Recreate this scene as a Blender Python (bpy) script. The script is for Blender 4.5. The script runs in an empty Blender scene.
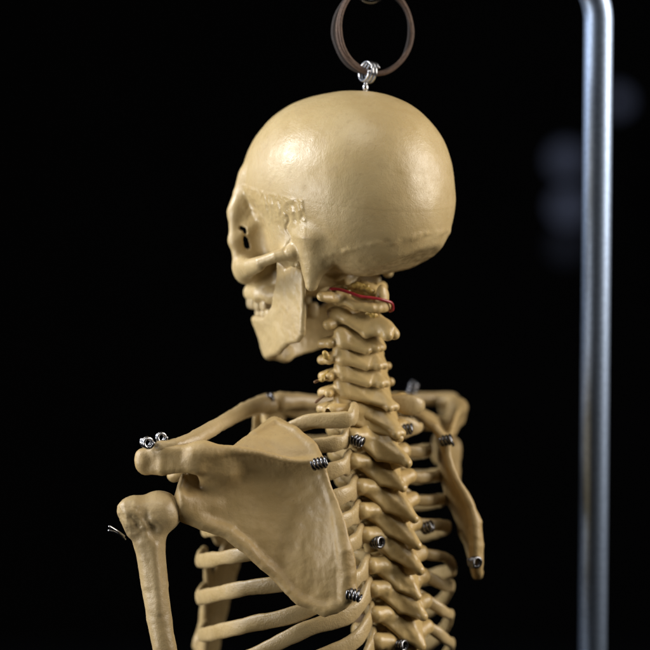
import bpy, math, random
import numpy as np
from mathutils import Vector, Matrix
from mathutils.bvhtree import BVHTree

# ------------------------------------------------------------------ frame and units
# Work frame: X right, Y away from the camera, Z up along the picture; 1 unit = 0.77 mm.
S = 0.00077
D = 1948.0
PITCH = math.radians(8.0)
SP, CP = math.sin(PITCH), math.cos(PITCH)
UPV = np.array([0, -SP, CP]); FWD = np.array([0, CP, SP]); RGT = np.array([1.0, 0, 0])
LIFT = 1.45                                    # metres above the ground of the middle of the view
MW = np.stack([RGT, FWD, UPV])                 # work frame -> world axes

def W(p):
    p = np.asarray(p, float)
    q = p @ MW.T * S
    q[..., 2] += LIFT
    return q

def px(x, y, Y):
    f = 1 + Y / D
    return np.array([(x - 325) * f, Y, (325 - y) * f])

def basis(theta):
    t = math.radians(theta); c, s = math.cos(t), math.sin(t)
    A = -c * RGT + s * FWD
    L = -s * RGT - c * FWD
    return np.stack([A, L, UPV])               # rows: anterior, left, up

scene = bpy.context.scene
COL = scene.collection
rng = np.random.default_rng(11)

# ------------------------------------------------------------------ noise
LAT = rng.random((64, 64, 64)).astype(np.float32) * 2 - 1

def vnoise(p):
    i = np.floor(p).astype(np.int64); f = p - i
    f = f * f * f * (f * (f * 6 - 15) + 10)
    out = 0
    for dx in (0, 1):
        wx = f[:, 0] if dx else 1 - f[:, 0]
        for dy in (0, 1):
            wy = f[:, 1] if dy else 1 - f[:, 1]
            for dz in (0, 1):
                wz = f[:, 2] if dz else 1 - f[:, 2]
                out = out + LAT[(i[:, 0] + dx) & 63, (i[:, 1] + dy) & 63, (i[:, 2] + dz) & 63] * wx * wy * wz
    return out

def fbm(p, scale, octaves=3, seed=0.0):
    q = p / scale + 13.7 * (seed + 1); a = 1.0; out = 0
    for _ in range(octaves):
        out = out + a * vnoise(q); q = q * 2.03 + 5.1; a *= 0.5
    return out

# ------------------------------------------------------------------ signed distance shapes
def smin(a, b, k):
    if k <= 0: return np.minimum(a, b)
    h = np.clip(0.5 + 0.5 * (b - a) / k, 0, 1)
    return b + (a - b) * h - k * h * (1 - h)

def smax(a, b, k): return -smin(-a, -b, k)

def ell(c, r):
    c = np.asarray(c, float); r = np.asarray(r, float)
    def f(x, y, z):
        dx, dy, dz = x - c[0], y - c[1], z - c[2]
        k0 = np.sqrt((dx / r[0]) ** 2 + (dy / r[1]) ** 2 + (dz / r[2]) ** 2)
        k1 = np.sqrt((dx / r[0] ** 2) ** 2 + (dy / r[1] ** 2) ** 2 + (dz / r[2] ** 2) ** 2)
        return k0 * (k0 - 1) / np.maximum(k1, 1e-6)
    return f, c - r, c + r

def cone(a, b, ra, rb):
    a = np.asarray(a, float); b = np.asarray(b, float); d = b - a; L2 = max(float(d @ d), 1e-6)
    def f(x, y, z):
        px_, py_, pz_ = x - a[0], y - a[1], z - a[2]
        t = np.clip((px_ * d[0] + py_ * d[1] + pz_ * d[2]) / L2, 0, 1)
        return np.sqrt((px_ - t * d[0]) ** 2 + (py_ - t * d[1]) ** 2 + (pz_ - t * d[2]) ** 2) - (ra + (rb - ra) * t)
    m = max(ra, rb)
    return f, np.minimum(a, b) - m, np.maximum(a, b) + m

def tri(a, b, c, r):
    a, b, c = (np.asarray(v, float) for v in (a, b, c))
    ba, cb, ac = b - a, c - b, a - c
    n = np.cross(ba, ac)
    e1, e2, e3 = np.cross(ba, n), np.cross(cb, n), np.cross(ac, n)
    nn = float(n @ n)
    def f(x, y, z):
        def dot(v, o): return v[0] * (x - o[0]) + v[1] * (y - o[1]) + v[2] * (z - o[2])
        s = np.sign(dot(e1, a)) + np.sign(dot(e2, b)) + np.sign(dot(e3, c))
        def edge(v, o):
            t = np.clip(dot(v, o) / float(v @ v), 0, 1)
            return (x - o[0] - v[0] * t) ** 2 + (y - o[1] - v[1] * t) ** 2 + (z - o[2] - v[2] * t) ** 2
        de = np.minimum(np.minimum(edge(ba, a), edge(cb, b)), edge(ac, c))
        dn = dot(n, a) ** 2 / nn
        return np.sqrt(np.where(s < 2, de, dn)) - r
    return f, np.min([a, b, c], 0) - r, np.max([a, b, c], 0) + r

def poly2(pts, u, v):
    """Signed distance to a polygon, negative inside."""
    pts = np.asarray(pts, float); n = len(pts)
    d = np.full(np.broadcast(u, v).shape, 1e9); s = np.ones_like(d)
    for i in range(n):
        a = pts[i]; b = pts[i - 1]; e = b - a
        wu, wv = u - a[0], v - a[1]
        t = np.clip((wu * e[0] + wv * e[1]) / (e @ e), 0, 1)
        d = np.minimum(d, (wu - e[0] * t) ** 2 + (wv - e[1] * t) ** 2)
        c1 = v >= a[1]; c2 = v < b[1]; c3 = e[0] * wv > e[1] * wu
        flip = (c1 & c2 & c3) | (~c1 & ~c2 & ~c3)
        s = np.where(flip, -s, s)
    return s * np.sqrt(d)

def body(prims, k=0.8):
    def f(x, y, z):
        d = prims[0][0](x, y, z)
        for p in prims[1:]: d = smin(d, p[0](x, y, z), k)
        return d
    return f, np.min([p[1] for p in prims], 0), np.max([p[2] for p in prims], 0)

class Grid:
    def __init__(self, lo, hi, h, mirror=False):
        self.lo = np.asarray(lo, float); self.h = h; self.mirror = mirror
        if mirror: self.lo[1] = -h * 0.5 + h * 0.0
        n = np.ceil((np.asarray(hi, float) - self.lo) / h).astype(int) + 1
        self.ax = [self.lo[i] + h * np.arange(n[i]) for i in range(3)]
        self.D = np.full(n, 60.0, np.float32)
    def block(self, lo, hi, m):
        sl = []
        for i in range(3):
            a = int(np.searchsorted(self.ax[i], lo[i] - m)); b = int(np.searchsorted(self.ax[i], hi[i] + m))
            sl.append(slice(max(a - 1, 0), b + 1))
        x = self.ax[0][sl[0]].astype(np.float32)[:, None, None]
        y = self.ax[1][sl[1]].astype(np.float32)[None, :, None]
        z = self.ax[2][sl[2]].astype(np.float32)[None, None, :]
        return tuple(sl), x, y, z
    def add(self, prim, k=4.0):
        f, lo, hi = prim
        sl, x, y, z = self.block(lo, hi, k + 3 * self.h)
        if self.D[sl].size: self.D[sl] = smin(self.D[sl], f(x, y, z), k)
        return self
    def sub(self, prim, k=3.0):
        f, lo, hi = prim
        sl, x, y, z = self.block(lo, hi, k + 3 * self.h)
        if self.D[sl].size: self.D[sl] = smax(self.D[sl], -f(x, y, z), k)
        return self
    def chain(self, pts, k=4.0):
        cs = [cone(p[:3], q[:3], p[3], q[3]) for p, q in zip(pts[:-1], pts[1:])]
        def f(x, y, z):                              # one body, so the joints do not bead
            d = cs[0][0](x, y, z)
            for c in cs[1:]: d = smin(d, c[0](x, y, z), 0.8)
            return d
        return self.add((f, np.min([c[1] for c in cs], 0), np.max([c[2] for c in cs], 0)), k)
    def mesh(self, smooth=2):
        Dm = self.D; lo = self.lo.copy()
        if self.mirror:
            Dm = np.concatenate([Dm[:, :0:-1], Dm[:, 1:]], 1) if False else np.concatenate([Dm[:, ::-1], Dm[:, 1:]], 1)
            lo[1] = -self.ax[1][-1] + 0.0
            # first plane sits at -h/2; dropping its twin keeps spacing even
        v, q = surfnets(Dm, lo, self.h)
        if self.mirror: v[:, 1] += -v[:, 1].mean()
        return relax(v, q, smooth), q

def surfnets(Dm, lo, h):
    ins = Dm < 0
    c = np.zeros(tuple(n - 1 for n in Dm.shape), np.uint8)
    offs = [(i, j, k) for i in (0, 1) for j in (0, 1) for k in (0, 1)]
    n = c.shape
    for i, j, k in offs: c += ins[i:i + n[0], j:j + n[1], k:k + n[2]]
    act = (c > 0) & (c < 8)
    idx = np.full(n, -1, np.int64)
    I, J, K = np.nonzero(act); idx[I, J, K] = np.arange(len(I))
    vals = {o: Dm[I + o[0], J + o[1], K + o[2]].astype(float) for o in offs}
    pos = np.zeros((len(I), 3)); cnt = np.zeros(len(I))
    for o in offs:
        for ax in range(3):
            if o[ax] == 0:
                p = list(o); p[ax] = 1; p = tuple(p)
                va, vb = vals[o], vals[p]; m = (va < 0) != (vb < 0)
                t = np.where(m, va / np.where(m, va - vb, 1), 0)
                for d in range(3):
                    pos[:, d] += m * (o[d] + (t if d == ax else 0))
                cnt += m
    pos = pos / cnt[:, None] + np.stack([I, J, K], 1)
    pos = pos * h + lo
    quads = []
    for ax in range(3):
        b, cx = [(1, 2), (2, 0), (0, 1)][ax]
        s0 = [slice(None)] * 3; s1 = [slice(None)] * 3
        s0[ax] = slice(0, -1); s1[ax] = slice(1, None)
        A, B = ins[tuple(s0)], ins[tuple(s1)]
        cr = A != B
        P = np.stack(np.nonzero(cr), 1)
        ok = (P[:, b] >= 1) & (P[:, cx] >= 1) & (P[:, b] < n[b]) & (P[:, cx] < n[cx])
        P = P[ok]; a_in = A[P[:, 0], P[:, 1], P[:, 2]]
        def cell(db, dc):
            Q = P.copy(); Q[:, b] -= db; Q[:, cx] -= dc
            return idx[Q[:, 0], Q[:, 1], Q[:, 2]]
        q = np.stack([cell(1, 1), cell(0, 1), cell(0, 0), cell(1, 0)], 1)
        q = np.where(a_in[:, None], q, q[:, ::-1])
        quads.append(q)
    return pos, np.concatenate(quads)

def relax(v, q, n):
    e = np.concatenate([q[:, [0, 1]], q[:, [1, 2]], q[:, [2, 3]], q[:, [3, 0]]])
    e = np.concatenate([e, e[:, ::-1]])
    N = len(v); w = np.maximum(np.bincount(e[:, 0], minlength=N), 1)
    for it in range(n * 2):
        m = np.stack([np.bincount(e[:, 0], v[e[:, 1], d], N) for d in range(3)], 1) / w[:, None]
        v = v + (0.5 if it % 2 == 0 else -0.52) * (m - v)
    return v

def normals(v, q):
    n = np.cross(v[q[:, 2]] - v[q[:, 0]], v[q[:, 3]] - v[q[:, 1]])
    out = np.zeros_like(v)
    for c in range(4):
        for d in range(3): out[:, d] += np.bincount(q[:, c], n[:, d], len(v))
    return out / np.maximum(np.linalg.norm(out, axis=1, keepdims=True), 1e-9)

def rough(v, q, amps, seed=0):
    n = normals(v, q)
    d = 0
    for scale, amp in amps: d = d + amp * fbm(v, scale, 3, seed)
    return v + n * np.asarray(d)[:, None]

# ------------------------------------------------------------------ lofted tubes
def spline(P, n):
    P = np.asarray(P, float)
    Q = np.vstack([2 * P[0] - P[1], P, 2 * P[-1] - P[-2]])
    t = np.linspace(0, len(P) - 1 - 1e-6, n); i = t.astype(int); f = (t - i)[:, None]
    p0, p1, p2, p3 = Q[i], Q[i + 1], Q[i + 2], Q[i + 3]
    return 0.5 * (2 * p1 + (p2 - p0) * f + (2 * p0 - 5 * p1 + 4 * p2 - p3) * f ** 2 + (3 * p1 - p0 - 3 * p2 + p3) * f ** 3)

def loft(path, ru, rv, up, seg=14, closed=False, cap=True, power=1.0):
    """path n x 3; ru across, rv along the projected up vector."""
    P = np.asarray(path, float); n = len(P)
    ru = np.broadcast_to(ru, n).astype(float).copy(); rv = np.broadcast_to(rv, n).astype(float).copy()
    if closed: T = np.roll(P, -1, 0) - np.roll(P, 1, 0)
    else: T = np.gradient(P, axis=0)
    T /= np.linalg.norm(T, axis=1, keepdims=True)
    up = np.broadcast_to(np.asarray(up, float), P.shape)
    V = up - (up * T).sum(1)[:, None] * T
    V /= np.maximum(np.linalg.norm(V, axis=1, keepdims=True), 1e-9)
    U = np.cross(T, V)
    if cap and not closed:                        # rounded ends
        m = np.minimum(ru, rv)
        ends = []
        for e, sgn in ((0, -1), (n - 1, 1)):
            k = [0.5, 0.85, 1.0]
            ends.append([(P[e] + T[e] * sgn * m[e] * b, ru[e] * math.sqrt(max(1 - b * b, 0)) + .02, rv[e] * math.sqrt(max(1 - b * b, 0)) + .02, U[e], V[e]) for b in k])
        pre = ends[0][::-1]; post = ends[1]
        P = np.vstack([[a[0] for a in pre], P, [a[0] for a in post]])
        ru = np.concatenate([[a[1] for a in pre], ru, [a[1] for a in post]])
        rv = np.concatenate([[a[2] for a in pre], rv, [a[2] for a in post]])
        U = np.vstack([[a[3] for a in pre], U, [a[3] for a in post]]); V = np.vstack([[a[4] for a in pre], V, [a[4] for a in post]])
        n = len(P)
    ang = np.linspace(0, 2 * np.pi, seg, endpoint=False)
    ca, sa = np.cos(ang), np.sin(ang)
    ca = np.sign(ca) * np.abs(ca) ** power; sa = np.sign(sa) * np.abs(sa) ** power
    v = (P[:, None] + U[:, None] * (ru[:, None] * ca)[..., None] + V[:, None] * (rv[:, None] * sa)[..., None]).reshape(-1, 3)
    rows = n if closed else n - 1
    i = np.arange(rows)[:, None]; j = np.arange(seg)[None]
    a = i * seg + j; b = i * seg + (j + 1) % seg
    i2 = (i + 1) % n
    c = i2 * seg + (j + 1) % seg; d = i2 * seg + j
    q = np.stack([a, b, c, d], -1).reshape(-1, 4)
    return v, q

def merge(parts):
    vs, qs, o = [], [], 0
    for v, q in parts:
        vs.append(v); qs.append(q + o); o += len(v)
    return np.vstack(vs), np.vstack(qs)

# ------------------------------------------------------------------ scene objects
def tag(o, label=None, cat=None, group=None, kind=None):
    if label: o['label'] = label
    if cat: o['category'] = cat
    if group: o['group'] = group
    if kind: o['kind'] = kind
    return o

def empty(name, loc):
    o = bpy.data.objects.new(name, None); COL.objects.link(o)
    o.location = loc; o.empty_display_size = 0.02
    return o

ABS = {}
def build(name, v, q, mat, parent=None, world=False, smooth=True):
    w = np.asarray(v, float) if world else W(v)
    c = w.mean(0)
    me = bpy.data.meshes.new(name)
    n, m = len(w), len(q)
    me.vertices.add(n); me.vertices.foreach_set('co', (w - c).astype(np.float32).ravel())
    me.loops.add(m * 4); me.loops.foreach_set('vertex_index', np.asarray(q, np.int32).ravel())
    me.polygons.add(m); me.polygons.foreach_set('loop_start', np.arange(m, dtype=np.int32) * 4)
    me.update(calc_edges=True); me.validate()
    me.polygons.foreach_set('use_smooth', np.full(len(me.polygons), smooth))
    me.materials.append(mat)
    o = bpy.data.objects.new(name, me); COL.objects.link(o)
    base = Vector(ABS[parent.name]) if parent is not None else Vector((0, 0, 0))
    o.location = Vector(c) - base
    if parent is not None: o.parent = parent
    ABS[o.name] = tuple(c)
    return o

# ------------------------------------------------------------------ materials
def nt(name):
    m = bpy.data.materials.new(name); m.use_nodes = True
    t = m.node_tree; b = t.nodes['Principled BSDF']
    return m, t, b

def node(t, kind, **kw):
    n = t.nodes.new(kind)
    for k, v in kw.items():
        if k in n.inputs: n.inputs[k].default_value = v
        else: setattr(n, k, v)
    return n

def ramp(t, src, stops):
    r = node(t, 'ShaderNodeValToRGB'); t.links.new(src, r.inputs['Fac'])
    e = r.color_ramp.elements
    while len(e) < len(stops): e.new(0.5)
    for el, (p, c) in zip(e, stops): el.position = p; el.color = (*c, 1) if len(c) == 3 else c
    return r.outputs['Color']

def bone(name, light, mid, stain, rough_lo=0.3, rough_hi=0.52, bump=0.25, fine=900.0, sss=0.1, stain_amt=0.5, gloss=False):
    m, t, b = nt(name)
    tc = node(t, 'ShaderNodeTexCoord').outputs['Object']
    n1 = node(t, 'ShaderNodeTexNoise', Scale=22.0, Detail=5.0, Roughness=0.62); t.links.new(tc, n1.inputs['Vector'])
    n2 = node(t, 'ShaderNodeTexNoise', Scale=95.0, Detail=6.0, Roughness=0.7); t.links.new(tc, n2.inputs['Vector'])
    n3 = node(t, 'ShaderNodeTexNoise', Scale=520.0, Detail=4.0, Roughness=0.65); t.links.new(tc, n3.inputs['Vector'])
    col = ramp(t, n1.outputs['Fac'], [(0.34, mid), (0.62, light)])
    st = ramp(t, n2.outputs['Fac'], [(0.56, (0, 0, 0)), (0.78, (stain_amt,) * 3)])
    mx = node(t, 'ShaderNodeMix', data_type='RGBA')
    t.links.new(st, mx.inputs[0]); t.links.new(col, mx.inputs[6]); mx.inputs[7].default_value = (*stain, 1)
    # small dark specks of dirt in the plastic
    sp = ramp(t, n3.outputs['Fac'], [(0.66, (0, 0, 0)), (0.74, (0.55,) * 3)])
    mx2 = node(t, 'ShaderNodeMix', data_type='RGBA')
    t.links.new(sp, mx2.inputs[0]); t.links.new(mx.outputs[2], mx2.inputs[6]); mx2.inputs[7].default_value = (*[c * .45 for c in stain], 1)
    t.links.new(mx2.outputs[2], b.inputs['Base Color'])
    mr = node(t, 'ShaderNodeMapRange'); t.links.new(n2.outputs['Fac'], mr.inputs['Value'])
    mr.inputs['From Min'].default_value = 0.3; mr.inputs['From Max'].default_value = 0.7
    mr.inputs['To Min'].default_value = rough_lo; mr.inputs['To Max'].default_value = rough_hi
    if gloss:                                    # glossier varnish on the temple
        at = node(t, 'ShaderNodeAttribute', attribute_name='varnish')
        mg = node(t, 'ShaderNodeMix', data_type='FLOAT'); t.links.new(at.outputs['Fac'], mg.inputs[0])
        t.links.new(mr.outputs['Result'], mg.inputs[2]); mg.inputs[3].default_value = 0.09
        t.links.new(mg.outputs[0], b.inputs['Roughness'])
    else: t.links.new(mr.outputs['Result'], b.inputs['Roughness'])
    nb = node(t, 'ShaderNodeTexNoise', Scale=fine, Detail=3.0, Roughness=0.6); t.links.new(tc, nb.inputs['Vector'])
    nc = node(t, 'ShaderNodeTexNoise', Scale=260.0, Detail=4.0, Roughness=0.6); t.links.new(tc, nc.inputs['Vector'])
    ad = node(t, 'ShaderNodeMath', operation='MULTIPLY_ADD'); t.links.new(nc.outputs['Fac'], ad.inputs[0]); ad.inputs[1].default_value = 2.0
    t.links.new(nb.outputs['Fac'], ad.inputs[2])
    bp = node(t, 'ShaderNodeBump', Strength=bump, Distance=0.0006); t.links.new(ad.outputs[0], bp.inputs['Height'])
    t.links.new(bp.outputs['Normal'], b.inputs['Normal'])
    b.inputs['Subsurface Weight'].default_value = sss
    b.inputs['Subsurface Radius'].default_value = (1.0, 0.55, 0.25)
    b.inputs['Subsurface Scale'].default_value = 0.0015
    b.inputs['Specular IOR Level'].default_value = 0.5
    return m

M = {}
M['skull'] = bone('skull_plastic', (0.50, 0.382, 0.195), (0.435, 0.318, 0.15), (0.28, 0.18, 0.075), 0.24, 0.5, 0.24, stain_amt=0.5, sss=0.05, gloss=True)
M['spine'] = bone('spine_plastic', (0.50, 0.358, 0.155), (0.43, 0.295, 0.115), (0.28, 0.17, 0.058), 0.26, 0.46, 0.16, stain_amt=0.45, sss=0.03)
M['scapula'] = bone('shoulder_blade_plastic', (0.41, 0.292, 0.132), (0.355, 0.242, 0.10), (0.22, 0.135, 0.055), 0.38, 0.55, 0.25, stain_amt=0.4, sss=0.03)
M['limb'] = bone('arm_bone_plastic', (0.43, 0.32, 0.165), (0.36, 0.26, 0.125), (0.22, 0.145, 0.065), 0.28, 0.48, 0.28, sss=0.04)
M['rib'] = bone('rib_plastic', (0.46, 0.34, 0.17), (0.39, 0.28, 0.125), (0.26, 0.175, 0.07), 0.2, 0.4, 0.4, sss=0.04)
M['tooth'] = bone('tooth_plastic', (0.48, 0.38, 0.22), (0.42, 0.315, 0.16), (0.28, 0.20, 0.095), 0.2, 0.33, 0.1, sss=0.06)

def plain(name, col, rough_=0.5, metal=0.0, noise=0.0, scale=300.0):
    m, t, b = nt(name)
    b.inputs['Base Color'].default_value = (*col, 1); b.inputs['Roughness'].default_value = rough_
    b.inputs['Metallic'].default_value = metal
    tc = node(t, 'ShaderNodeTexCoord').outputs['Object']
    n = node(t, 'ShaderNodeTexNoise', Scale=scale, Detail=4.0); t.links.new(tc, n.inputs['Vector'])
    c = ramp(t, n.outputs['Fac'], [(0.3, [x * (1 - noise) for x in col]), (0.7, [min(1, x * (1 + noise)) for x in col])])
    t.links.new(c, b.inputs['Base Color'])
    bp = node(t, 'ShaderNodeBump', Strength=0.1, Distance=0.0003); t.links.new(n.outputs['Fac'], bp.inputs['Height'])
    t.links.new(bp.outputs['Normal'], b.inputs['Normal'])
    return m

M['steel'] = plain('spring_steel', (0.20, 0.20, 0.215), 0.26, 1.0, 0.12)
M['bright_steel'] = plain('hook_steel', (0.48, 0.48, 0.50), 0.24, 1.0, 0.08)
M['chrome'] = plain('stand_chrome', (0.28, 0.35, 0.48), 0.45, 1.0, 0.12, 260.0)
M['cord'] = plain('brown_cord', (0.075, 0.042, 0.027), 0.75, 0.0, 0.35, 500.0)
M['darkcord'] = plain('dark_cord', (0.02, 0.013, 0.011), 0.8, 0.0, 0.3, 500.0)
M['red'] = plain('red_tubing', (0.30, 0.024, 0.03), 0.3, 0.0, 0.2)
M['nerve'] = plain('yellow_nerve', (0.42, 0.28, 0.075), 0.42, 0.0, 0.3)
M['brownwire'] = plain('brown_wire', (0.16, 0.08, 0.03), 0.5, 0.0, 0.3)
M['disc'] = plain('disc_rubber', (0.20, 0.13, 0.065), 0.6, 0.0, 0.2)
M['backdrop'] = plain('backdrop_black', (0.006, 0.006, 0.0075), 0.9, 0.0, 0.3, 2.0)

# ------------------------------------------------------------------ the skeleton
skel = empty('anatomical_skeleton', W(px(375, 660, 60)))
ABS[skel.name] = tuple(skel.location)
tag(skel, 'yellowed plastic anatomical skeleton seen from behind hanging from a hook in its skull', 'skeleton')

def place(v, origin, B): return origin + v @ B

# ---- skull
SK_O = px(346, 190, 35); SK_B = basis(35)
g = Grid((-126, 0, -134), (132, 104, 108), 1.1, mirror=True)
g.add(ell((-20, 0, 8), (93, 90, 92)), 1)
g.add(ell((35, 0, 2), (81, 75, 86)), 34)
g.add(ell((-40, 0, -20), (72, 78, 70)), 14)
g.add(ell((19, 47, -40), (43, 31, 42)), 6)
# nuchal plane under the occiput
def halfspace(n, p0):
    n = np.asarray(n, float); n /= np.linalg.norm(n)
    return lambda x, y, z: n[0] * (x - p0[0]) + n[1] * (y - p0[1]) + n[2] * (z - p0[2])
X_, Y_, Z_ = (g.ax[0][:, None, None], g.ax[1][None, :, None], g.ax[2][None, None, :])
g.D = smax(g.D, halfspace((-0.50, 0, -0.87), (-106, 0, -51))(X_, Y_, Z_), 2.5).astype(np.float32)
g.D = smax(g.D, -(Z_ + 84) + 0 * X_ + 0 * Y_, 8).astype(np.float32)
g.sub(ell((84, 80, -48), (31, 37, 40)), 15)                       # temporal fossa
g.add(cone((-8, 64, -44), (-6, 69, -90), 23, 6), 8)                 # mastoid
g.add(cone((-26, 58, -50), (-14, 62, -66), 16, 11), 8)
g.add(cone((16, 70, -54), (12, 72, -68), 10, 5), 6)
g.chain([(10, 78, -58, 7), (26, 84, -62, 5.5), (44, 86, -69, 5.8), (62, 80, -74, 6.6), (77, 70, -76, 8.5), (86, 60, -79, 11)], 5)
g.add(ell((82, 57, -83), (12, 13, 13)), 6)
g.chain([(88, 61, -76, 7), (94, 64, -54, 2.9), (97, 63, -30, 3.2), (90, 55, -8, 6)], 5)
g.chain([(46, 85, -74, 4), (62, 79, -80, 5), (76, 68, -83, 7), (84, 59, -86, 9)], 5)
g.chain([(98, 60, -24, 4), (108, 35, -14, 7), (112, 8, -16, 8)], 8)
g.chain([(96, 59, -20, 4), (93, 53, -4, 7), (88, 48, 12, 9)], 12)
g.add(ell((80, 0, -90), (32, 42, 26)), 8)
g.add(ell((86, 0, -102), (21, 28, 15)), 8)
g.chain([(110, 6, -109, 8), (102, 23, -110, 9), (82, 34, -110, 9.5), (58, 40, -108, 9)], 6)
g.chain([(90, 50, -82, 11), (100, 28, -90, 11)], 8)
g.chain([(112, 0, -26, 7), (121, 0, -58, 4)], 6)
g.chain([(-4, 0, -82, 15), (30, 0, -84, 18), (60, 0, -92, 22)], 8)  # base of the skull
g.chain([(60, 30, -84, 8), (56, 29, -106, 6)], 8)                 # pterygoid
g.sub(cone((124, 33, -49), (78, 20, -48), 25, 7), 3)
for q3 in (((93, 60, -16), (93, 63, -52), (68, 48, -26)), ((93, 63, -52), (87, 57, -82), (70, 41, -74)), ((93, 63, -52), (68, 48, -26), (70, 41, -74)), ((70, 41, -74), (68, 48, -26), (56, 46, -60)), ((87, 56, -82), (70, 41, -74), (78, 36, -98))):
    g.add(tri(*q3, 3.4), 9)                                         # side wall of the orbit
for z0, da, r0 in ((-39, 7, 2.6), (-40, 3.5, 2.6), (-43, 2.5, 2.2), (-48, 3, 2.0), (-51, 2, 3.0), (-55, 1, 3.2), (-58, 0, 3.0)):
    g.sub(cone((76 + da, 66, z0), (106 + da, 28, z0), r0, r0), 0.8)  # fissure into the orbit
g.sub(ell((122, 0, -74), (15, 11, 18)), 3)                        # nose
g.sub(ell((-36, 62, -94), (11, 22, 11)), 5)
g.sub(ell((-20, 0, -86), (17, 14, 16)), 4)                        # foramen magnum
g.add(ell((2, 17, -84), (11, 6, 8)), 4)                           # condyles
g.sub(ell((24, 76, -76), (8, 10, 6)), 3)
sv, sq = g.mesh(4)
n_ = normals(sv, sq)
a_, l_, z_ = sv[:, 0], np.abs(sv[:, 1]), sv[:, 2]
disp = 0.55 * fbm(sv, 34, 2, 1) + 0.07 * fbm(sv, 7, 2, 2)
# scar of the temporal muscle: coarse, knobbly, with a stepped edge
seam = 4 - 0.10 * (60 - a_)
edge = np.clip((seam - z_) / 1.6, 0, 1) * np.clip((a_ + 12) / 2.2, 0, 1) * np.clip((88 - a_) / 6, 0, 1) * np.clip((z_ + 50) / 26, 0, 1) * np.clip((l_ - 30) / 8, 0, 1)
disp += edge * (0.5 + 0.5 * fbm(sv * np.array([1, 1, .7]), 4.6, 3, 3))
# saw cut round the vault
cut = np.exp(-((z_ - (seam - 2)) / 1.2) ** 2) * np.clip((30 - a_) / 30, 0, 1)
disp -= 0.04 * cut
disp += 0.10 * np.clip((z_ - seam + 2) / 1.5, 0, 1) * np.clip((20 - a_) / 20, 0, 1)
# rough lower temporal line, squamous suture and nuchal area
low = np.clip((-52 - z_) / 10, 0, 1) * np.clip((10 - a_) / 20, 0, 1)
disp += low * (0.5 * fbm(sv, 12, 2, 4) + 0.15 * fbm(sv, 5, 2, 9))
sut = np.exp(-((a_ - (14 + 2.5 * np.sin(z_ / 3.1))) / 1.8) ** 2) * np.clip((z_ + 62) / 8, 0, 1) * np.clip((-14 - z_) / 8, 0, 1) * (l_ > 40)
disp -= 1.3 * sut
alv = np.clip((-98 - z_) / 6, 0, 1) * np.clip((a_ - 48) / 8, 0, 1)
disp += alv * (0.7 * np.cos(np.arctan2(l_, a_ - 52) * 15) + 0.5 * fbm(sv, 6, 2, 8))
rid = np.exp(-((z_ + 58 + 0.25 * (a_ + 30)) / 3.5) ** 2) * np.clip((-20 - a_) / 15, 0, 1)
disp += 1.2 * rid * (0.6 + 0.8 * fbm(sv, 11, 2, 6))
sv = sv + n_ * disp[:, None]
skull = build('skull', place(sv, SK_O, SK_B), sq, M['skull'], skel)
va = skull.data.attributes.new('varnish', 'FLOAT', 'POINT'); va.data.foreach_set('value', np.clip(edge, 0, 1).astype(np.float32))

# ---- lower jaw
arch = np.array([(4, 67), (28, 61), (50, 50), (67, 36), (77, 18), (81, -5)], float)
arch = spline(np.column_stack([arch, arch[:, 0] * 0]), 30)[:, :2]
alen = np.concatenate([[0], np.cumsum(np.linalg.norm(np.diff(arch, axis=0), axis=1))])
jaw_poly = [(-1, -74), (3, -68), (14, -66), (18, -73), (23, -76), (30, -70), (36, -70), (40, -98), (45, -118), (54, -129), (84, -134), (130, -136),
            (130, -184), (100, -182), (70, -176), (42, -167), (22, -154), (7, -150), (0, -142), (-2, -110)]
g = Grid((-10, 0, -198), (124, 80, -58), 1.0, mirror=True)
X_, Y_, Z_ = np.broadcast_arrays(g.ax[0][:, None, None], g.ax[1][None, :, None], g.ax[2][None, None, :])
xs = X_ - 18 * np.clip((Z_ + 182) / 46, 0, 1) * np.clip(X_ / 85, 0, 1) ** 2
bd = np.full(X_.shape, 1e9); bt = np.zeros(X_.shape)
for i in range(len(arch) - 1):
    e = arch[i + 1] - arch[i]; L2 = e @ e
    wu, wv = xs - arch[i][0], Y_ - arch[i][1]
    t = (wu * e[0] + wv * e[1]) / L2
    tt = np.clip(t, 0 if i else -1, 1)
    d = (wu - e[0] * tt) ** 2 + (wv - e[1] * tt) ** 2
    better = d < bd
    bd = np.where(better, d, bd); bt = np.where(better, alen[i] + tt * math.sqrt(L2), bt)
bd = np.sqrt(bd)
th = 3.6 + 3.6 * np.clip((bt - 42) / 40, 0, 1) + 0.5 * np.clip((-160 - Z_) / 15, 0, 1) - 2.0 * np.clip((bt - 95) / 20, 0, 1)
g.D = smax(bd - th, poly2(jaw_poly, bt, Z_), 5).astype(np.float32)
g.add(ell((6, 68, -70), (6, 11, 6)), 4)
g.add(ell((78, 0, -176), (7, 9, 8)), 6)
jv, jq = g.mesh(4)
jv = rough(jv, jq, [(20, 0.9), (7, 0.22)], 5)
jaw = build('jaw', place(jv, SK_O, SK_B), jq, M['skull'], skel)

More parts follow.
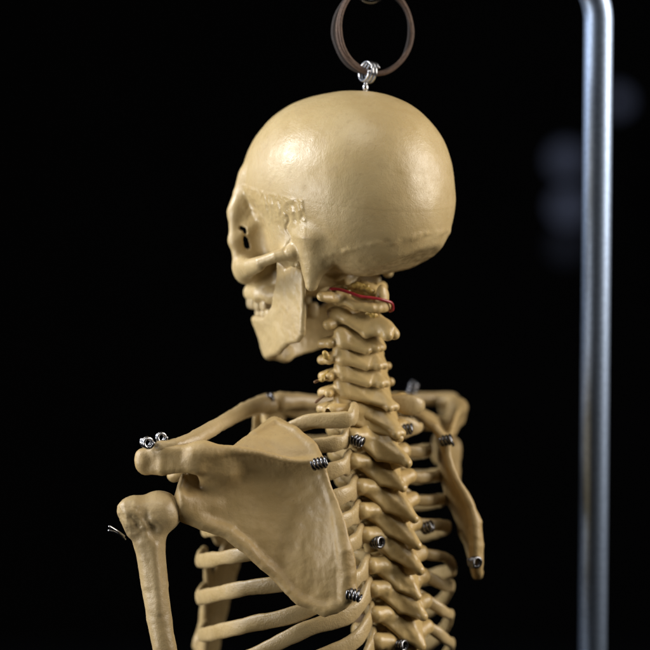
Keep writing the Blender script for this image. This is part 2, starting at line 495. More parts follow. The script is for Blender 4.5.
def superq(c, axes, r, ex=0.6, nu=14, nv=9):
    u = np.linspace(0, 2 * np.pi, nu, endpoint=False); v = np.linspace(-np.pi / 2 + .05, np.pi / 2 - .05, nv)
    f = lambda w: np.sign(w) * np.abs(w) ** ex
    uu, vv = np.meshgrid(u, v)
    x = r[0] * f(np.cos(vv)) * f(np.cos(uu)); y = r[1] * f(np.cos(vv)) * f(np.sin(uu)); z = r[2] * f(np.sin(vv))
    p = np.stack([x, y, z], -1).reshape(-1, 3) @ np.asarray(axes) + np.asarray(c)
    i = np.arange(nv - 1)[:, None]; j = np.arange(nu)[None]
    q = np.stack([i * nu + j, i * nu + (j + 1) % nu, (i + 1) * nu + (j + 1) % nu, (i + 1) * nu + j], -1).reshape(-1, 4)
    k = np.arange(nu // 2 - 1)
    top = (nv - 1) * nu
    cap = np.concatenate([np.stack([top + k, top + k + 1, top + nu - 2 - k, top + nu - 1 - k], 1), np.stack([nu - 1 - k, nu - 2 - k, k + 1, k], 1)])
    return p, np.concatenate([q, cap])

def teeth(parent, pts, z0, z1, widths):
    pts = np.asarray(pts, float)
    dense = spline(pts, 200)
    ln = np.concatenate([[0], np.cumsum(np.linalg.norm(np.diff(dense, axis=0), axis=1))])
    pos = 0.0
    for i, w in enumerate(widths):
        s = pos + w / 2; pos += w
        c = np.array([np.interp(s, ln, dense[:, 0]), np.interp(s, ln, dense[:, 1])])
        d = np.array([np.interp(s + 1, ln, dense[:, 0]), np.interp(s + 1, ln, dense[:, 1])]) - c; d /= np.linalg.norm(d)
        for sg in (1, -1):
            tan = np.array([d[0], sg * d[1], 0]); out = np.array([d[1], -sg * d[0], 0]) * sg
            out = np.array([abs(d[1]), sg * abs(d[0]), 0])
            ax = np.stack([out, tan, [0, 0, 1]])
            jit = rng.normal(0, 0.5)
            thick = 3.4 if i < 3 else 5.2
            v, q = superq((c[0], sg * c[1], (z0 + z1) / 2 + jit), ax, (thick, w * 0.52, abs(z1 - z0) / 2), 0.62)
            build('tooth', place(v, SK_O, SK_B), q, M['tooth'], parent)
up_arch = [(116, 0), (113, 12), (105, 23), (92, 31), (77, 36), (62, 40)]
lo_arch = [(106, 0), (104, 10), (96, 20), (85, 29), (72, 37), (60, 44)]
W_UP = [9, 8, 8.5, 8, 8, 11, 11]
W_LO = [6.5, 7, 8, 8, 8.5, 12, 12]
teeth(skull, up_arch, -108, -127, W_UP)
teeth(jaw, lo_arch, -124, -141, W_LO)

# ---- vertebrae
CERV = [  # py, theta, spinous a, spinous z, scale, px
    ('C3', 334, 40, -42, -7, 0.97, 347), ('C4', 350, 41, -46, -8, 0.98, 347), ('C5', 366, 42, -46, -9, 1.0, 349),
    ('C6', 382, 43, -55, -15, 1.04, 350), ('C7', 398, 45, -62, -22, 1.08, 351)]
THOR = [  # transverse tip px, py, spinous tip px, py, theta
    (333, 412, 399, 439, 46), (351, 436, 407, 462, 46), (353, 461, 403, 488, 46), (359, 487, 414, 518, 46), (362, 511, 417, 545, 46),
    (365, 535, 420, 570, 46), (371, 566, 418, 598, 46), (373, 589, 423, 617, 46), (375, 615, 422, 648, 46), (377, 642, 425, 676, 46)]
def body_y(py): return 35 + (py - 292) * 0.139
def kyph(py): return body_y(min(py, 470))

bodies = []
# first vertebra: a ring
O1 = px(348, 292, 35); B1 = basis(37); B1[0] += 0.17 * UPV
g = Grid((-54, 0, -22), (34, 68, 22), 1.0, mirror=True)
ring = [(20 * math.cos(t), 24 * math.sin(t) * 1.0, 0) for t in np.linspace(0, math.pi, 13)]
ring = [(x - 8 if x > 0 else x * 1.75 - 8, y, 0) for x, y, z in ring]
g.chain([(x, y, -2 - 3.0 * (x < -25), 5.5) for x, y, z in ring], 4)
g.add(ell((-4, 22, 0), (12, 10, 10)), 5)
g.chain([(-6, 26, 0, 8), (-7, 42, 1, 6), (-6, 52, 2, 5)], 4)
g.sub(ell((-7, 35, 2), (3, 3, 14)), 1)
g.add(ell((-43, 0, 5), (6, 8, 13)), 4)
v, q = g.mesh(1); v = rough(v, q, [(14, 0.6)], 7)
atlas = build('vertebra', place(v, O1, B1), q, M['spine'], skel)
# second vertebra: heavy spinous process
O2 = px(347, 316, 38); B2 = basis(38); B2[0] += 0.10 * UPV
g = Grid((-76, 0, -26), (26, 46, 34), 1.0, mirror=True)
g.add(ell((0, 0, -2), (14, 17, 13)), 3)
g.chain([(2, 0, 6, 8), (4, 0, 24, 6)], 4)
g.add(ell((-6, 20, 4), (14, 11, 9)), 5)
g.chain([(-6, 22, -2, 7), (-4, 36, -4, 5.5)], 4)
A, T_, Dd, C_ = (-34, 0, 8), (-56, 0, -2), (-34, 12, -10), (-18, 24, 2)
g.add(tri(A, T_, Dd, 4.5), 4); g.add(tri(A, Dd, C_, 4.5), 4)
g.chain([(-34, 0, 4, 6), (-50, 2, -4, 7), (-55, 5, -8, 6.5)], 4)
v, q = g.mesh(1); v = rough(v, q, [(14, 0.6)], 8)
build('vertebra', place(v, O2, B2), q, M['spine'], skel)

for i, (nm, py, th_, sa_, sz_, sc, cx) in enumerate(CERV):
    O = px(cx, py, kyph(py)); B = basis(th_); bodies.append((O, B, 13))
    g = Grid((-86, 0, -40), (22, 50, 24), 1.0, mirror=True)
    g.add(ell((0, 0, 0), (13, 16, 10)), 3)
    g.chain([(-14, 26.5, 4, 7.8), (-17, 27, -5, 7.8)], 4)
    g.chain([(-8, 16, -1, 5), (-2, 32, -4, 4.6), (2, 37, -6, 4.2)], 3)
    g.chain([(-12, 25, -2, 5), (-8, 37, -5, 4.4)] + ([(-13, 45, -4, 4.2)] if i > 1 else []), 3)
    g.add(tri((2, 37, -6), (-8, 37, -5), (-6, 24, -2), 3.8), 4)
    A, T_, Dd, C_, E_ = (-34, 0, 1), (sa_, 0, sz_ - 3), (-37, 13, -12), (-14, 27.5, 7), (-20, 28, -5)
    g.add(body([tri(A, T_, Dd, 3.6), tri(A, Dd, C_, 4.2), tri(C_, Dd, E_, 4.2)]), 5)
    g.chain([(-34, 0, 0, 4), (sa_ + 5, 1.5, sz_ - 2, 4.4), (sa_, 4, sz_ - 4, 4.2)], 3)
    g.sub(ell((-16, 0, 0), (9, 11, 30)), 2)
    v, q = g.mesh(1); v = rough(v * sc, q, [(14, 0.5)], 10 + i)
    build('vertebra', place(v, O, B), q, M['spine'], skel)

tframes = []
for i, (tx, ty, sx, sy, th_) in enumerate(THOR):
    cy = ty + 4; Yb = kyph(cy); f = 1 + Yb / D
    B = basis(th_)
    tl = 36 if i else 50
    ta = -46 if i else -24
    off = np.array([ta, tl, 4.0]) @ B
    P = px(tx, ty, Yb + off[1])
    O = P - off
    tip_a = ta - abs(sx - tx) * 1.0 / 0.69 + tl * 0.72 / 0.69
    tip_z = 4 - (sy - ty) * 1.0
    tframes.append((O, B)); bodies.append((O, B, 18))
    g = Grid((-100, 0, -54), (24, 56, 28), 0.9, mirror=True)
    g.add(ell((0, 0, 0), (17, 20, 13)), 3)
    g.add(cone((-10, 12, 4), (-28, 15, 3), 6, 6.5), 4)
    if i == 0: g.chain([(-24, 18, 4, 7), (ta, tl, 4, 6.5)], 4)
    else: g.chain([(-32, 18, 4, 7), (ta + 6, tl - 9, 4, 6.4), (ta, tl, 4, 7.4)], 4)
    A, T_, Dd, C_ = (-45, 0, 16), (tip_a, 0, tip_z), (-50, 13, -17), (-34, 23, 9)
    Tq, Tl = (min(ta, -42) - 1, tl - 6, 3), (min(ta, -42) - 3, tl - 12, -4)
    G_, Dl = (-54, 9, -2), (-61, 12, -20)
    if i == 0: A, Dd, C_, G_, Dl, Tq, Tl = (-36, 0, 13), (-40, 14, -14), (-22, 26, 8), (-37, 15, 0), (-42, 18, -15), (ta - 1, tl - 8, 3), (ta - 6, tl - 17, -5)
    g.add(body([tri(A, T_, Dd, 2.6), tri(A, Dd, C_, 3.4), tri(Tq, A, G_, 3.6), tri(A, T_, G_, 2.6), tri(Tq, G_, Tl, 3.6), tri(Tl, G_, Dl, 3.4), tri(G_, T_, Dl, 2.6)], 3), 4)
    g.chain([(ta, tl - 2, 4, 6.6), (ta - 3, tl - 14, 3, 6.2)], 6)
    g.chain([(A[0] - 2, 0, 9, 2.6), (tip_a, 0, tip_z - 1, 3.6)], 4)
    g.add(tri(A, T_, (tip_a + 18, 0, tip_z - 7), 2.4), 2)
    g.chain([(-30, 20, -2, 6), (-36, 17, -20, 5)], 4)
    g.sub(ell((-26, 0, 0), (9, 10, 40)), 2)
    v, q = g.mesh(2); v = rough(v, q, [(16, 0.7), (6, .15)], 20 + i)
    build('vertebra', place(v, O, B), q, M['spine'], skel)

# discs between the bodies
for (O, B, r), (O2_, B2_, r2) in zip(bodies[:-1], bodies[1:]):
    c = (O + O2_) / 2; ax = (O2_ - O); ax /= np.linalg.norm(ax)
    v, q = loft(np.stack([c - ax * 5, c, c + ax * 5]), np.array([.9, 1.0, .9]) * r * 0.95, np.array([.9, 1, .9]) * r * 0.95, B[0], 20)
    build('disc', v, q, M['disc'], skel)

# ---- breastbone
ST = [px(276, 398, 122), px(266, 430, 130), px(254, 470, 138), px(236, 535, 150), px(221, 590, 158), px(207, 650, 165), px(203, 668, 167)]
sp_ = spline(ST, 50)
wd = np.interp(np.linspace(0, 1, 50), [0, .08, .2, .3, .6, .9, 1], [24, 26, 18, 14, 17, 18, 10])
Lt = basis(46)[1]
v, q = loft(sp_, 5.0, wd, Lt, 20)
v = rough(v, q, [(14, 1.3), (5, .4)], 41)
build('sternum', v, q, M['rib'], skel)

# ---- ribs
DROP = [14, 16, 18, 20, 28, 42, 50, 66, 78, 86]
SCR = [.50, .66, .78, .86, .90, .90, .90, .84, .80, .78]
SCL = [0.50, 0.60, 0.76, 0.92, 0.98, 1.0, 1.03, 1.06, 1.08, 1.08]
ribs = {}
for i, (O, B) in enumerate(tframes):
    d = DROP[i]
    for sg in (1, -1):
        s = (SCL if sg > 0 else SCR)[i]
        e_ = [0, 0, 0, 0, .1, .3, .6, 1, 1, 1][i]
        ex = [.4, .5, .7, 1, 1, 1, 1, 1, 1, 1][i]; bx = [0, 2, 6, 11, 16, 17, 11, -7, -7, -7][i]
        if sg < 0 and 1 < i < 6: ex, bx = .42, 3
        pts = [(-4, 16, 6), (-26, 24, 6), (-44, 42, 2), (-52 + 14 * (1 - s), 40 + 32 * s, -(0.02 + .16 * e_) * d), (-30 + 26 * (1 - s), 40 + 74 * s, -(0.24 + .24 * e_) * d - bx),
               (20 * s, 40 + 100 * s, -0.64 * d - 17 * ex), (70 * s, 34 + 104 * s, -0.87 * d - 25 * ex), (112 * s, 24 + 96 * s, -1.02 * d - 33 * ex), (150 * s, 14 + 66 * s, -1.16 * d - 36 * ex)]
        p = [np.array([a, sg * l, z]) @ B + O for a, l, z in pts]
        if sg < 0 and i > 1: p = p[:8]
        elif i < 8:
            k = min(i, 6)
            tgt = spline(ST, 60)[int(4 + k * 8.8)] + sg * Lt * 14
            p.append((p[-1] + tgt) / 2 - UPV * (2 + 2 * k) + FWD * 8); p.append(tgt)
        path = spline(p, 90)
        t = np.linspace(0, 1, 90)
        hgt = np.interp(t, [0, .08, .14, .175, .215, .25, .3, .45, .75, 1], [5, 6, 10.5, 12.8, 11.8, 8.2, 9.6, 7.8, 7.6, 7] if sg > 0 else [5, 6, 10.5, 12.8, 12.2, 9.5, 6.2, 5.8, 8, 7]) * (0.9 if i < 2 else 1)
        thk = np.interp(t, [0, .1, .2, .3, .6, 1], [5, 5, 4.6, 4, 3.6, 4])
        n2 = fbm(path, 22, 2, i) ; hgt = hgt * (1 + .10 * n2)
        v, q = loft(path, thk, hgt, UPV, 16, power=0.85)
        v = rough(v, q, [(14, 0.5), (4.5, 0.22)], 50 + i)
        ribs[(i, sg)] = build('rib', v, q, M['rib'], skel)

# ---- shoulder blades, modelled once in (lateral, posterior, up) about the root of the spine
def sc(x, y): return ((320 - x) * 0.97, (462 - y) * 0.97)
OUT = [(227, 450), (251.5, 432), (267, 420), (273, 418), (280, 420.5), (296, 428.5), (313, 442), (320, 452), (323, 462), (328, 479.5), (338, 502), (346, 523), (352.5, 549),
       (357, 571.5), (356.5, 588), (351, 600.6), (338, 610), (325, 613), (309, 607), (294, 599), (286, 588), (276.6, 578), (263.7, 568),
       (250.8, 555), (228, 537), (205.5, 526), (189, 521), (184, 508), (184, 485), (190, 464)]
outp = [sc(*p) for p in OUT]
def hmid(l, u):
    base = -0.09 * np.minimum(u, 0) - 0.28 * np.maximum(u, 0) - 0.026 * np.maximum(u, 0) ** 2
    base = base - 11 * np.exp(-(((l - 36) / 44) ** 2 + ((u + 44) / 40) ** 2))
    base = base + 12 * np.exp(-(((l + 24) / 20) ** 2 + ((u + 76) / 42) ** 2))
    base = base - 3 * np.exp(-(((l - 34 + 0.35 * (u + 90)) / 10) ** 2)) * np.clip((-40 - u) / 30, 0, 1)
    base = base - 6 * np.exp(-(((l - 118) / 12) ** 2 + ((u + 24) / 16) ** 2))
    return base
g = Grid((-44, -62, -160), (196, 56, 54), 1.15)
X_, Y_, Z_ = np.broadcast_arrays(*(a.astype(np.float32) for a in (g.ax[0][:, None, None], g.ax[1][None, :, None], g.ax[2][None, None, :])))
L2d, U2d = g.ax[0][:, None], g.ax[2][None, :]
p2 = poly2(outp, L2d, U2d)[:, None, :]
hm = hmid(L2d, U2d)[:, None, :]
g.D = smax(np.abs(Y_ - hm) * 0.93 - 2.6, p2, 2.5).astype(np.float32)
def H(x, y, dy=0):
    l, u = sc(x, y); return (l, float(hmid(np.array(l), np.array(u))) + dy, u)
lat_b = [(188, 512, 9, 2), (205, 522, 7.5, 3), (228, 532, 6.5, 3), (250, 550, 5.6, 3), (264, 564, 5.2, 2), (277, 575, 5.0, 2), (289, 589, 4.6, 2), (300, 599, 5.0, 2), (325, 608, 5.2, 2), (342, 602, 4.6, 1), (351, 590, 4, 1)]
g.chain([(*H(x, y, dy), r) for x, y, r, dy in lat_b], 6)
med_b = [(346, 590, 7.5, 0), (347, 572, 7.5, 0), (344, 549, 6.2, 0), (339, 524, 5, 0), (333, 502, 3.4, 0), (325, 480, 3.2, 0), (319, 462, 4, 1), (312, 447, 3.6, 1), (295, 433, 3.8, 1), (274, 424, 4, 1), (254, 435, 3.2, 0)]
g.chain([(*H(x, y, dy), r) for x, y, r, dy in med_b], 4)
# glenoid and neck
g.add(ell(H(183, 497, 2), (6, 16, 23)), 4)
g.add(cone(H(190, 503, 0), H(212, 505, 0), 14, 6), 12)
# spine, crest and acromion
crest = [(320, 462, 1, 3.4), (304, 462, 4, 3.0), (288, 460, 7, 3.0), (270, 455, 11, 3.2), (252, 451, 15, 3.6), (234, 449, 19, 4.4), (214, 450, 22, 6), (196, 452, 23, 8)]
base = [(320, 464), (304, 468), (288, 469), (270, 470), (252, 472), (234, 478), (218, 488), (206, 492)]
cp = [(*sc(x, y), d) for x, y, d, r in crest]
cp = [np.array([l, d, u]) for l, u, d in cp]; bp = [np.array(H(x, y)) for x, y in base]
cp, bp = spline(cp, 26), spline(bp, 26)
cr = np.interp(np.linspace(0, 7, 26), np.arange(8), [c[3] for c in crest])
g.add(body([tri(cp[i], cp[i + 1], bp[i], 2.6) for i in range(25)] + [tri(cp[i + 1], bp[i + 1], bp[i], 2.6) for i in range(25)], 1.5), 9)
g.add(body([cone(cp[i], cp[i + 1], cr[i], cr[i + 1]) for i in range(25)], 1), 1.5)
def acr(x, y, d): l, u = sc(x, y); return np.array([l, d, u])
g.add(body([tri(acr(*a), acr(*b), acr(*c), 6) for a, b, c in (((204, 449, 22), (198, 463, 20), (165, 449, 19)), ((198, 463, 20), (165, 449, 19), (163, 467, 17)),
            ((165, 449, 19), (163, 467, 17), (143, 456, 10)), ((163, 467, 17), (143, 456, 10), (147, 468, 11)))], 2), 7)
g.add(tri(acr(204, 449, 19), acr(198, 464, 17), acr(226, 470, 7), 4), 18)
g.add(cone(acr(165, 449, 18), acr(152, 450, 6), 6, 6), 4)
g.add(ell(acr(144, 461, 12), (8, 9, 11)), 4)
g.sub(ell(acr(191, 484, 17), (9, 12, 9)), 6)                        # notch under the acromion
# coracoid
g.chain([(*acr(194, 466, -6), 8), (*acr(190, 464, -26), 7), (*acr(176, 474, -40), 7), (*acr(170, 479, -44), 6.5)], 5)
v, q = g.mesh(3)
v = rough(v, q, [(26, 0.8), (11, 0.32), (4, 0.08)], 31)
# striations on the lower half of the fossa
n_ = normals(v, q)
strip = np.clip((-55 - v[:, 2]) / 20, 0, 1) * np.clip((v[:, 0] + 25) / 10, 0, 1)
v = v + n_ * (0.28 * strip * fbm(v * np.array([1.0, .6, 0.35]), 6, 2, 33))[:, None]
RL = px(320, 462, -52)
E = np.stack([[-1.0, 0, 0], [0, -1.0, 0], [0, 0, 1.0]])
left_v = RL + v @ E
scap = build('shoulder_blade', left_v, q[:, ::-1], M['scapula'], skel)
Lm = basis(46)[1]
RR = px(446, 441, 62)
E2 = E - 2 * (E @ Lm)[:, None] * Lm[None]
ca, sa = math.cos(math.radians(2)), math.sin(math.radians(2))
E2 = E2 @ np.array([[ca, sa, 0], [-sa, ca, 0], [0, 0, 1.0]])
right_v = RR + v @ E2
rscap = build('shoulder_blade', right_v, q, M['scapula'], skel)

# ---- collar bones
def tube(name, pts, mat, up=UPV, n=60, amps=((14, .8), (5, .35)), seed=0, seg=18, flat=1.0, parent=None):
    P = np.array([px(*p[:3]) for p in pts]); r = np.array([p[3] for p in pts], float)
    path = spline(P, n); rr = np.interp(np.linspace(0, len(pts) - 1, n), np.arange(len(pts)), r)
    v, q = loft(path, rr * flat, rr, up, seg)
    v = rough(v, q, list(amps), seed)
    return build(name, v, q, mat, parent or skel)
tube('collar_bone', [(160, 447, -72, 6), (176, 445, -66, 7), (196, 438, -45, 8), (222, 423, 0, 7.5), (244, 411, 50, 8), (260, 405, 85, 9.5), (268, 404, 100, 11)], M['limb'], seed=61)
tube('collar_bone', [(280, 402, 118, 11), (292, 401, 126, 9), (312, 402, 140, 8), (345, 401, 165, 7.5), (385, 400, 200, 8), (425, 399, 225, 7.5), (452, 399, 240, 8)], M['limb'], seed=62)

# ---- upper arm bone
g = Grid((-40, -40, -190), (48, 40, 36), 1.0)
def hp(x, y, Y=0): return (x - 150) * 0.97, Y, (520 - y) * 0.97
def cn(p, q_, ra, rb, k): g.add(cone(hp(*p), hp(*q_), ra, rb), k)
g.add(ell(hp(159, 513, 4), (22.5, 23, 21)), 2)
g.add(ell(hp(135, 512, -4), (14, 17, 16)), 7)
g.chain([(*hp(146, 520, 0), 19), (*hp(149, 538, 0), 16), (*hp(151, 556, 0), 14), (*hp(155, 585, 0), 12.6), (*hp(159, 618, 0), 12), (*hp(168, 665, 0), 11.6), (*hp(175, 700, 0), 11.6)], 8)
g.add(cone(hp(128, 508, -10), hp(134, 530, -8), 9, 7), 6)
g.sub(cone(hp(146, 500, -24), hp(152, 528, -21), 3, 4.5), 4)
g.sub(ell(hp(156, 531, -19), (6, 6, 7)), 4)
g.sub(cone(hp(133, 516, -22), hp(143, 530, -20), 2, 3), 4)
g.add(cone(hp(155, 545, -12), hp(160, 610, -10), 3, 3), 5)
v, q = g.mesh(2)
n_ = normals(v, q)
v = rough(v, q, [(24, .7), (5, .08)], 63)
knob = np.clip((v[:, 2] + 25) / 20, 0, 1) * np.clip((14 - v[:, 0]) / 10, 0, 1)
knob = knob * np.clip((v[:, 2] * -1 + 16) / 14 + np.clip((-4 - v[:, 0]) / 10, 0, 1), 0, 1)
v = v + n_ * (0.8 * knob * fbm(v, 7, 3, 64))[:, None]
build('upper_arm_bone', px(150, 520, -62) + v @ np.eye(3), q, M['limb'], skel)

# ------------------------------------------------------------------ fittings of the skeleton
bpy.context.view_layer.update()
trees = []
for o in [x for x in COL.objects if x.type == 'MESH' and x.parent == skel]:
    c = np.array(ABS[o.name])
    vs = np.empty(len(o.data.vertices) * 3, np.float32); o.data.vertices.foreach_get('co', vs)
    vs = vs.reshape(-1, 3) + c
    pq = np.empty(len(o.data.loops), np.int32); o.data.loops.foreach_get('vertex_index', pq)
    if len(pq) == 4 * len(o.data.polygons):
        trees.append(BVHTree.FromPolygons([tuple(x) for x in vs], [tuple(x) for x in pq.reshape(-1, 4)]))
CAM = W(np.array([0, -D, 0]))
def surf(x, y):
    """Where the bone under a spring lies, in the work frame."""
    dr = Vector(W(px(x, y, 0)) - CAM).normalized(); best = None
    for t in trees:
        h = t.ray_cast(Vector(CAM), dr)
        if h[0] is not None and (best is None or h[3] < best): best = h[3]
    if best is None: return px(x, y, 0)
    p = np.array(Vector(CAM) + dr * best); p[2] -= LIFT
    return (p / S) @ MW

def coil(c, axis, R, r, turns, pitch, tails=1.0, seg=8):
    axis = np.asarray(axis, float); axis /= np.linalg.norm(axis)
    ref = UPV if abs(axis @ UPV) < .9 else RGT
    a = np.cross(axis, ref); a /= np.linalg.norm(a); b = np.cross(axis, a)
    n = int(turns * 18)
    t = np.linspace(0, turns * 2 * np.pi, n)
    P = np.asarray(c) + R * (np.cos(t)[:, None] * a + np.sin(t)[:, None] * b) + ((t / (2 * np.pi) - turns / 2) * pitch)[:, None] * axis
    if tails:
        e0 = P[0] - b * R * tails; e1 = P[-1] + b * R * tails * .6
        P = np.vstack([[e0], P, [e1]])
    return loft(P, r, r, axis, seg)

def spring(x, y, R, r, turns, axis, lift=3.0, tails=0.7, mat='steel', name='wire_spring', Y=None):
    c = surf(x, y) if Y is None else px(x, y, Y)
    c = c - np.array([0, 1, 0]) * lift; R *= 0.93
    v, q = coil(c, axis, R, r, turns, 2.35 * r, tails)
    return build(name, v, q, M[mat], skel)

spring(320, 463, 5.2, 1.5, 4, (1, -.2, .25), 3)
spring(354, 594.5, 5.2, 1.5, 3.5, (1, -.2, -.25), 3)
spring(358, 441, 5.2, 1.6, 3, (.85, -.5, -.35), 3)
spring(407, 429, 4.8, 1.6, 3, (.9, -.3, .1), 3)
spring(446.5, 440, 4.8, 1.6, 3.2, (.9, -.35, .2), 3)
spring(377.5, 542, 5.4, 1.6, 3, (.6, -.75, .1), 3)
spring(428, 527, 5.4, 1.6, 3, (.8, -.4, .35), 3)
spring(475, 562, 5.2, 1.6, 3, (.35, -.9, .1), 3)
spring(401, 645, 5.0, 1.6, 3, (.6, -.7, .1), 3)
spring(412.5, 388, 5.0, 1.7, 3, (.3, -.2, 1), 3, Y=215)
spring(268.5, 399, 5.0, 1.7, 3, (.8, -.2, .3), 3, Y=98)
spring(147.5, 442.5, 5.0, 1.5, 2.6, (-.55, 1, .12), 2, 0.0, 'bright_steel', Y=-76)
spring(161.5, 437.5, 4.6, 1.4, 2.2, (-.45, 1, .05), 2, 0.0, 'bright_steel', Y=-66)
pr = [loft(spline([px(124, 536, -72), px(117, 531, -80), px(109.5, 526.5, -84)], 12), 1.1, 1.1, UPV, 8),
      loft(spline([px(125, 539, -70), px(117, 533, -76), px(109, 530.5, -78)], 12), 1.1, 1.1, UPV, 8)]
build('wire_clip', *merge(pr), M['bright_steel'], skel)

# screw eye in the crown
HOOK_Y = 28
c = px(368.5, 72, HOOK_Y)
v1 = coil(c, (.84, .56, -.10), 10.0, 1.45, 2.9, 4.2, 0, 10)
st = loft(np.array([px(366, 80, HOOK_Y), px(365.5, 85, HOOK_Y), px(365.5, 97, HOOK_Y)]), 1.9, 1.9, RGT, 10)
st2 = loft(np.array([px(365.5, 86.5, HOOK_Y), px(365.5, 88.5, HOOK_Y)]), 3.0, 3.0, RGT, 12)
build('screw_eye', *merge([v1, st, st2]), M['bright_steel'], skel)

# red artery tubing and yellow nerves round the first vertebrae
A1 = lambda a, l, z: np.array([a, l, z]) @ B1 + O1
art = [A1(-8, 40, 9), A1(-14, 35, 9.5), A1(-24, 29, 8), A1(-32, 24, 6), A1(-40, 15, 5.5), A1(-47, 7, 4.5), A1(-51, -4, 1), A1(-50, -8, -6), A1(-46, -9, -9)]
v, q = loft(spline(art, 60), 1.55, 1.55, UPV, 10); build('artery_tube', v, q, M['red'], skel)
for pts in ([A1(-14, 18, 10), A1(-26, 14, 12), A1(-36, 8, 11)], [A1(-20, 20, 13), A1(-30, 10, 14)], [A1(-36, 16, -11), A1(-41, 8, -13)]):
    v, q = loft(spline(pts, 16), 2.8, 2.4, UPV, 10); v = rough(v, q, [(5, 2.0)], 71); build('nerve_root', v, q, M['nerve'], skel)
for x, y, dx, dy in ((327, 357, 3, 3), (324, 376, 5, -3), (346, 426, 4, 3)):
    p = px(x, y, 2)
    v, q = loft(spline([p + (dx, 16, -dy), p, p + (-dx * .6, -3, dy * 1.2)], 14), 2.2, 2.0, UPV, 10); v = rough(v, q, [(5, 1.4)], 72); build('nerve_root', v, q, M['nerve'], skel)
for a, b in (((334, 376), (315, 382)), ((334, 390), (316, 402))):
    v, q = loft(spline([px(*a, 14), px((a[0] + b[0]) / 2, (a[1] + b[1]) / 2 - 1, 8), px(*b, 4)], 14), 1.5, 1.5, UPV, 8); build('nerve_wire', v, q, M['brownwire'], skel)

# ------------------------------------------------------------------ the cord ring it hangs by
ring_o = empty('cord_ring', W(px(372, 76, HOOK_Y))); ABS[ring_o.name] = tuple(ring_o.location)
tag(ring_o, 'brown loop of doubled cord threaded through the steel eye on the skull', 'cord ring')
def hoop(cx, cy, rx, rz, tilt, depth, r, mat, seed):
    t = np.linspace(0, 2 * np.pi, 90, endpoint=False)
    c = px(cx, cy, HOOK_Y + depth)
    P = c + np.stack([rx * np.cos(t), rx * np.cos(t) * tilt, rz * np.sin(t)], 1)
    P += np.stack([fbm(P, 30, 2, seed), fbm(P, 30, 2, seed + 1), fbm(P, 30, 2, seed + 2)], 1) * 0.9
    v, q = loft(P, r * 0.75, r, np.array([0, 1.0, 0]), 12, closed=True)
    build('cord_strand', v, q, M[mat], ring_o)
hoop(374.5, 30, 37.5, 44.5, .25, -2, 3.3, 'cord', 1)
hoop(372.0, 31, 39.0, 44.0, .05, 5, 3.0, 'darkcord', 5)
hoop(376.5, 29, 37.0, 44.5, .40, 1, 2.6, 'cord', 9)

# ------------------------------------------------------------------ the stand
PX_, PY_ = 595.5, 150
foot = px(595, 652, 0)
LEAN = UPV - 0.010 * RGT
def along(p0, h): return p0 + LEAN * h
P0 = px(PX_, 325, PY_)
low = P0 + LEAN * -560
bend_h = 322
stand = empty('skeleton_stand', W(low)); ABS[stand.name] = tuple(stand.location)
tag(stand, 'shiny chrome tube stand with bent top rising beside the skeleton', 'stand')
tgt = px(371, -95, HOOK_Y + 6)
dirv = tgt - along(P0, bend_h); dirv = dirv - (dirv @ UPV) * UPV; run = np.linalg.norm(dirv); dirv /= run
R_ = 70
pth = [low + LEAN * h for h in np.linspace(0, 560 + bend_h, 40)]
top0 = along(P0, bend_h)
for a in np.linspace(0.05, math.pi / 2, 16): pth.append(top0 + dirv * R_ * (1 - math.cos(a)) + UPV * R_ * math.sin(a))
for x in np.linspace(R_ + 12, run, 12): pth.append(top0 + dirv * x + UPV * R_)
v, q = loft(np.array(pth), 15.8, 15.8, np.cross(dirv, UPV), 40)
build('pole', v, q, M['chrome'], stand)
tipc = np.array(pth[-1])
hk = [tipc + UPV * -10, tipc + UPV * -30]
ctr = px(371, -12, HOOK_Y + 4)
hpth = [tipc + UPV * -14, (tipc + ctr) / 2 + UPV * 10 , ctr + UPV * 22] + [ctr + np.array([math.sin(a) * 13, 0, 0]) + UPV * math.cos(a) * 13 for a in np.linspace(0.35, 5.0, 14)]
v, q = loft(spline(hpth, 80), 3.6, 3.6, np.array([0, 1.0, 0]), 12)
build('hanging_hook', v, q, M['steel'], stand)

# ------------------------------------------------------------------ dark room behind
def box_mesh(lo, hi):
    x0, y0, z0 = lo; x1, y1, z1 = hi
    v = np.array([(x0, y0, z0), (x1, y0, z0), (x1, y1, z0), (x0, y1, z0), (x0, y0, z1), (x1, y0, z1), (x1, y1, z1), (x0, y1, z1)], float)
    q = np.array([(3, 2, 1, 0), (4, 5, 6, 7), (0, 1, 5, 4), (1, 2, 6, 5), (2, 3, 7, 6), (3, 0, 4, 7)])
    return v, q
bd_ = build('backdrop', *box_mesh((-5, 8.6, -1.5), (5, 8.7, 4.5)), M['backdrop'], None, world=True, smooth=False)
tag(bd_, kind='structure')

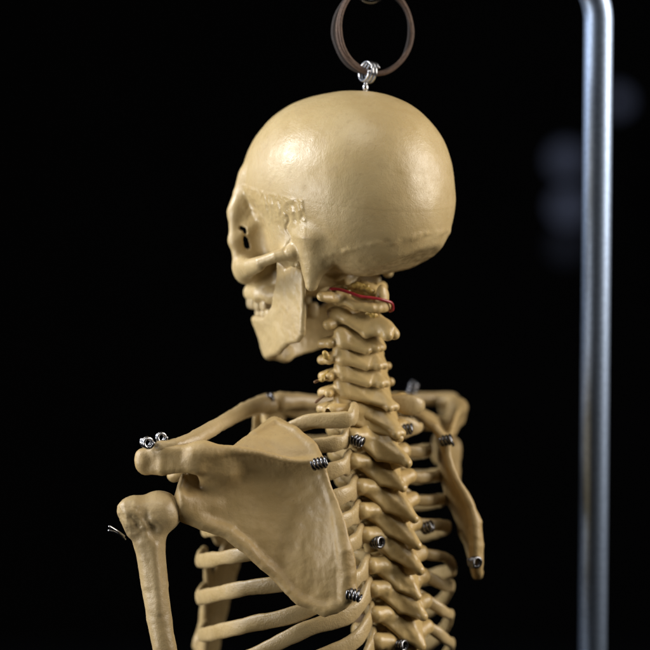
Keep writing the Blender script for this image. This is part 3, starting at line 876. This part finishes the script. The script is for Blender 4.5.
def glow(name, col, strength):
    m, t, b = nt(name)
    b.inputs['Base Color'].default_value = (0.02, 0.02, 0.025, 1)
    b.inputs['Emission Color'].default_value = (*col, 1); b.inputs['Emission Strength'].default_value = strength
    return m
LAMPS = [(566, 160, 0.065, 0.6, 'faint round lamp in the dark, upper of two left of the pole'),
         (568, 207, 0.065, .66, 'faint round lamp in the dark, brighter lower one left of the pole'),
         (566, 246, 0.06, 0.13, 'barely visible round lamp in the dark, lowest of all'),
         (617, 101, 0.05, .62, 'faint round lamp in the dark peeping out right of the pole')]
fx = plain('lamp_housing', (0.01, 0.01, 0.011), 0.6)
for x, y, r, st_, lab in LAMPS:
    c = W(px(x, y, 6600 / 0.77))
    root = empty('background_lamp', c + np.array([0, 0.09, 0])); ABS[root.name] = tuple(root.location)
    tag(root, lab, 'lamp', 'blurred lamps in the dark background')
    v, q = superq(c, np.eye(3), (r, r, r), 1.0, 24, 15)
    build('globe', v, q, glow('lamp_glow', (0.36, 0.42, 0.66), st_ * 0.15), root, world=True)
    v, q = superq(c + np.array([0, 0.075, 0]), np.eye(3), (r * .8, 0.05, r * .8), 0.5, 20, 9)
    build('housing', v, q, fx, root, world=True)

# ------------------------------------------------------------------ light
world = bpy.data.worlds.new('World'); scene.world = world; world.use_nodes = True
world.node_tree.nodes['Background'].inputs['Color'].default_value = (0.30, 0.34, 0.42, 1)
world.node_tree.nodes['Background'].inputs['Strength'].default_value = 0.004
MID = Vector(W(px(330, 330, 0)))
def area(name, off, sx, sy, power, col, aim=(0, 0, 0)):
    l = bpy.data.lights.new(name, 'AREA'); l.shape = 'RECTANGLE'; l.size = sx; l.size_y = sy
    l.energy = power; l.color = col
    o = bpy.data.objects.new(name, l); COL.objects.link(o)
    o.location = MID + Vector(off)
    o.rotation_euler = (MID + Vector(aim) - o.location).to_track_quat('-Z', 'Y').to_euler()
    return o
area('left_window', (-1.45, 0.05, 0.85), 0.62, 0.5, 29, (1.0, 0.99, 0.98))
area('front_left_softbox', (-1.5, -0.62, -0.10), 0.7, 0.55, 17, (1.0, 0.98, 0.95))
area('rear_left_pole_light', (-1.75, 0.35, 0.60), 1.8, 1.2, 11, (0.72, 0.83, 1.0))  # added cool light, gives the pole its blue reflection and a faint rim
area('top_softbox', (-0.2, -0.60, 1.8), 1.2, 1.0, 12, (1.0, 0.96, 0.88))
area('right_window', (1.45, -0.15, 0.50), 1.0, 1.0, 33, (1.0, 0.93, 0.83))

# ------------------------------------------------------------------ camera
cam = bpy.data.cameras.new('camera'); co = bpy.data.objects.new('camera', cam); COL.objects.link(co)
co.location = Vector(CAM)
co.rotation_euler = (math.pi / 2 - PITCH, 0, 0)
cam.sensor_width = 36; cam.lens = 36 * D / 650
cam.clip_end = 100
cam.dof.use_dof = True
cam.dof.focus_distance = (D - 50) * S
cam.dof.aperture_fstop = cam.lens / 37.0
scene.camera = co
scene.view_settings.view_transform = 'Standard'
scene.view_settings.look = 'None'
scene.view_settings.exposure = 0
scene.cycles.use_denoising = True
scene.cycles.max_bounces = 6
scene.cycles.diffuse_bounces = 2
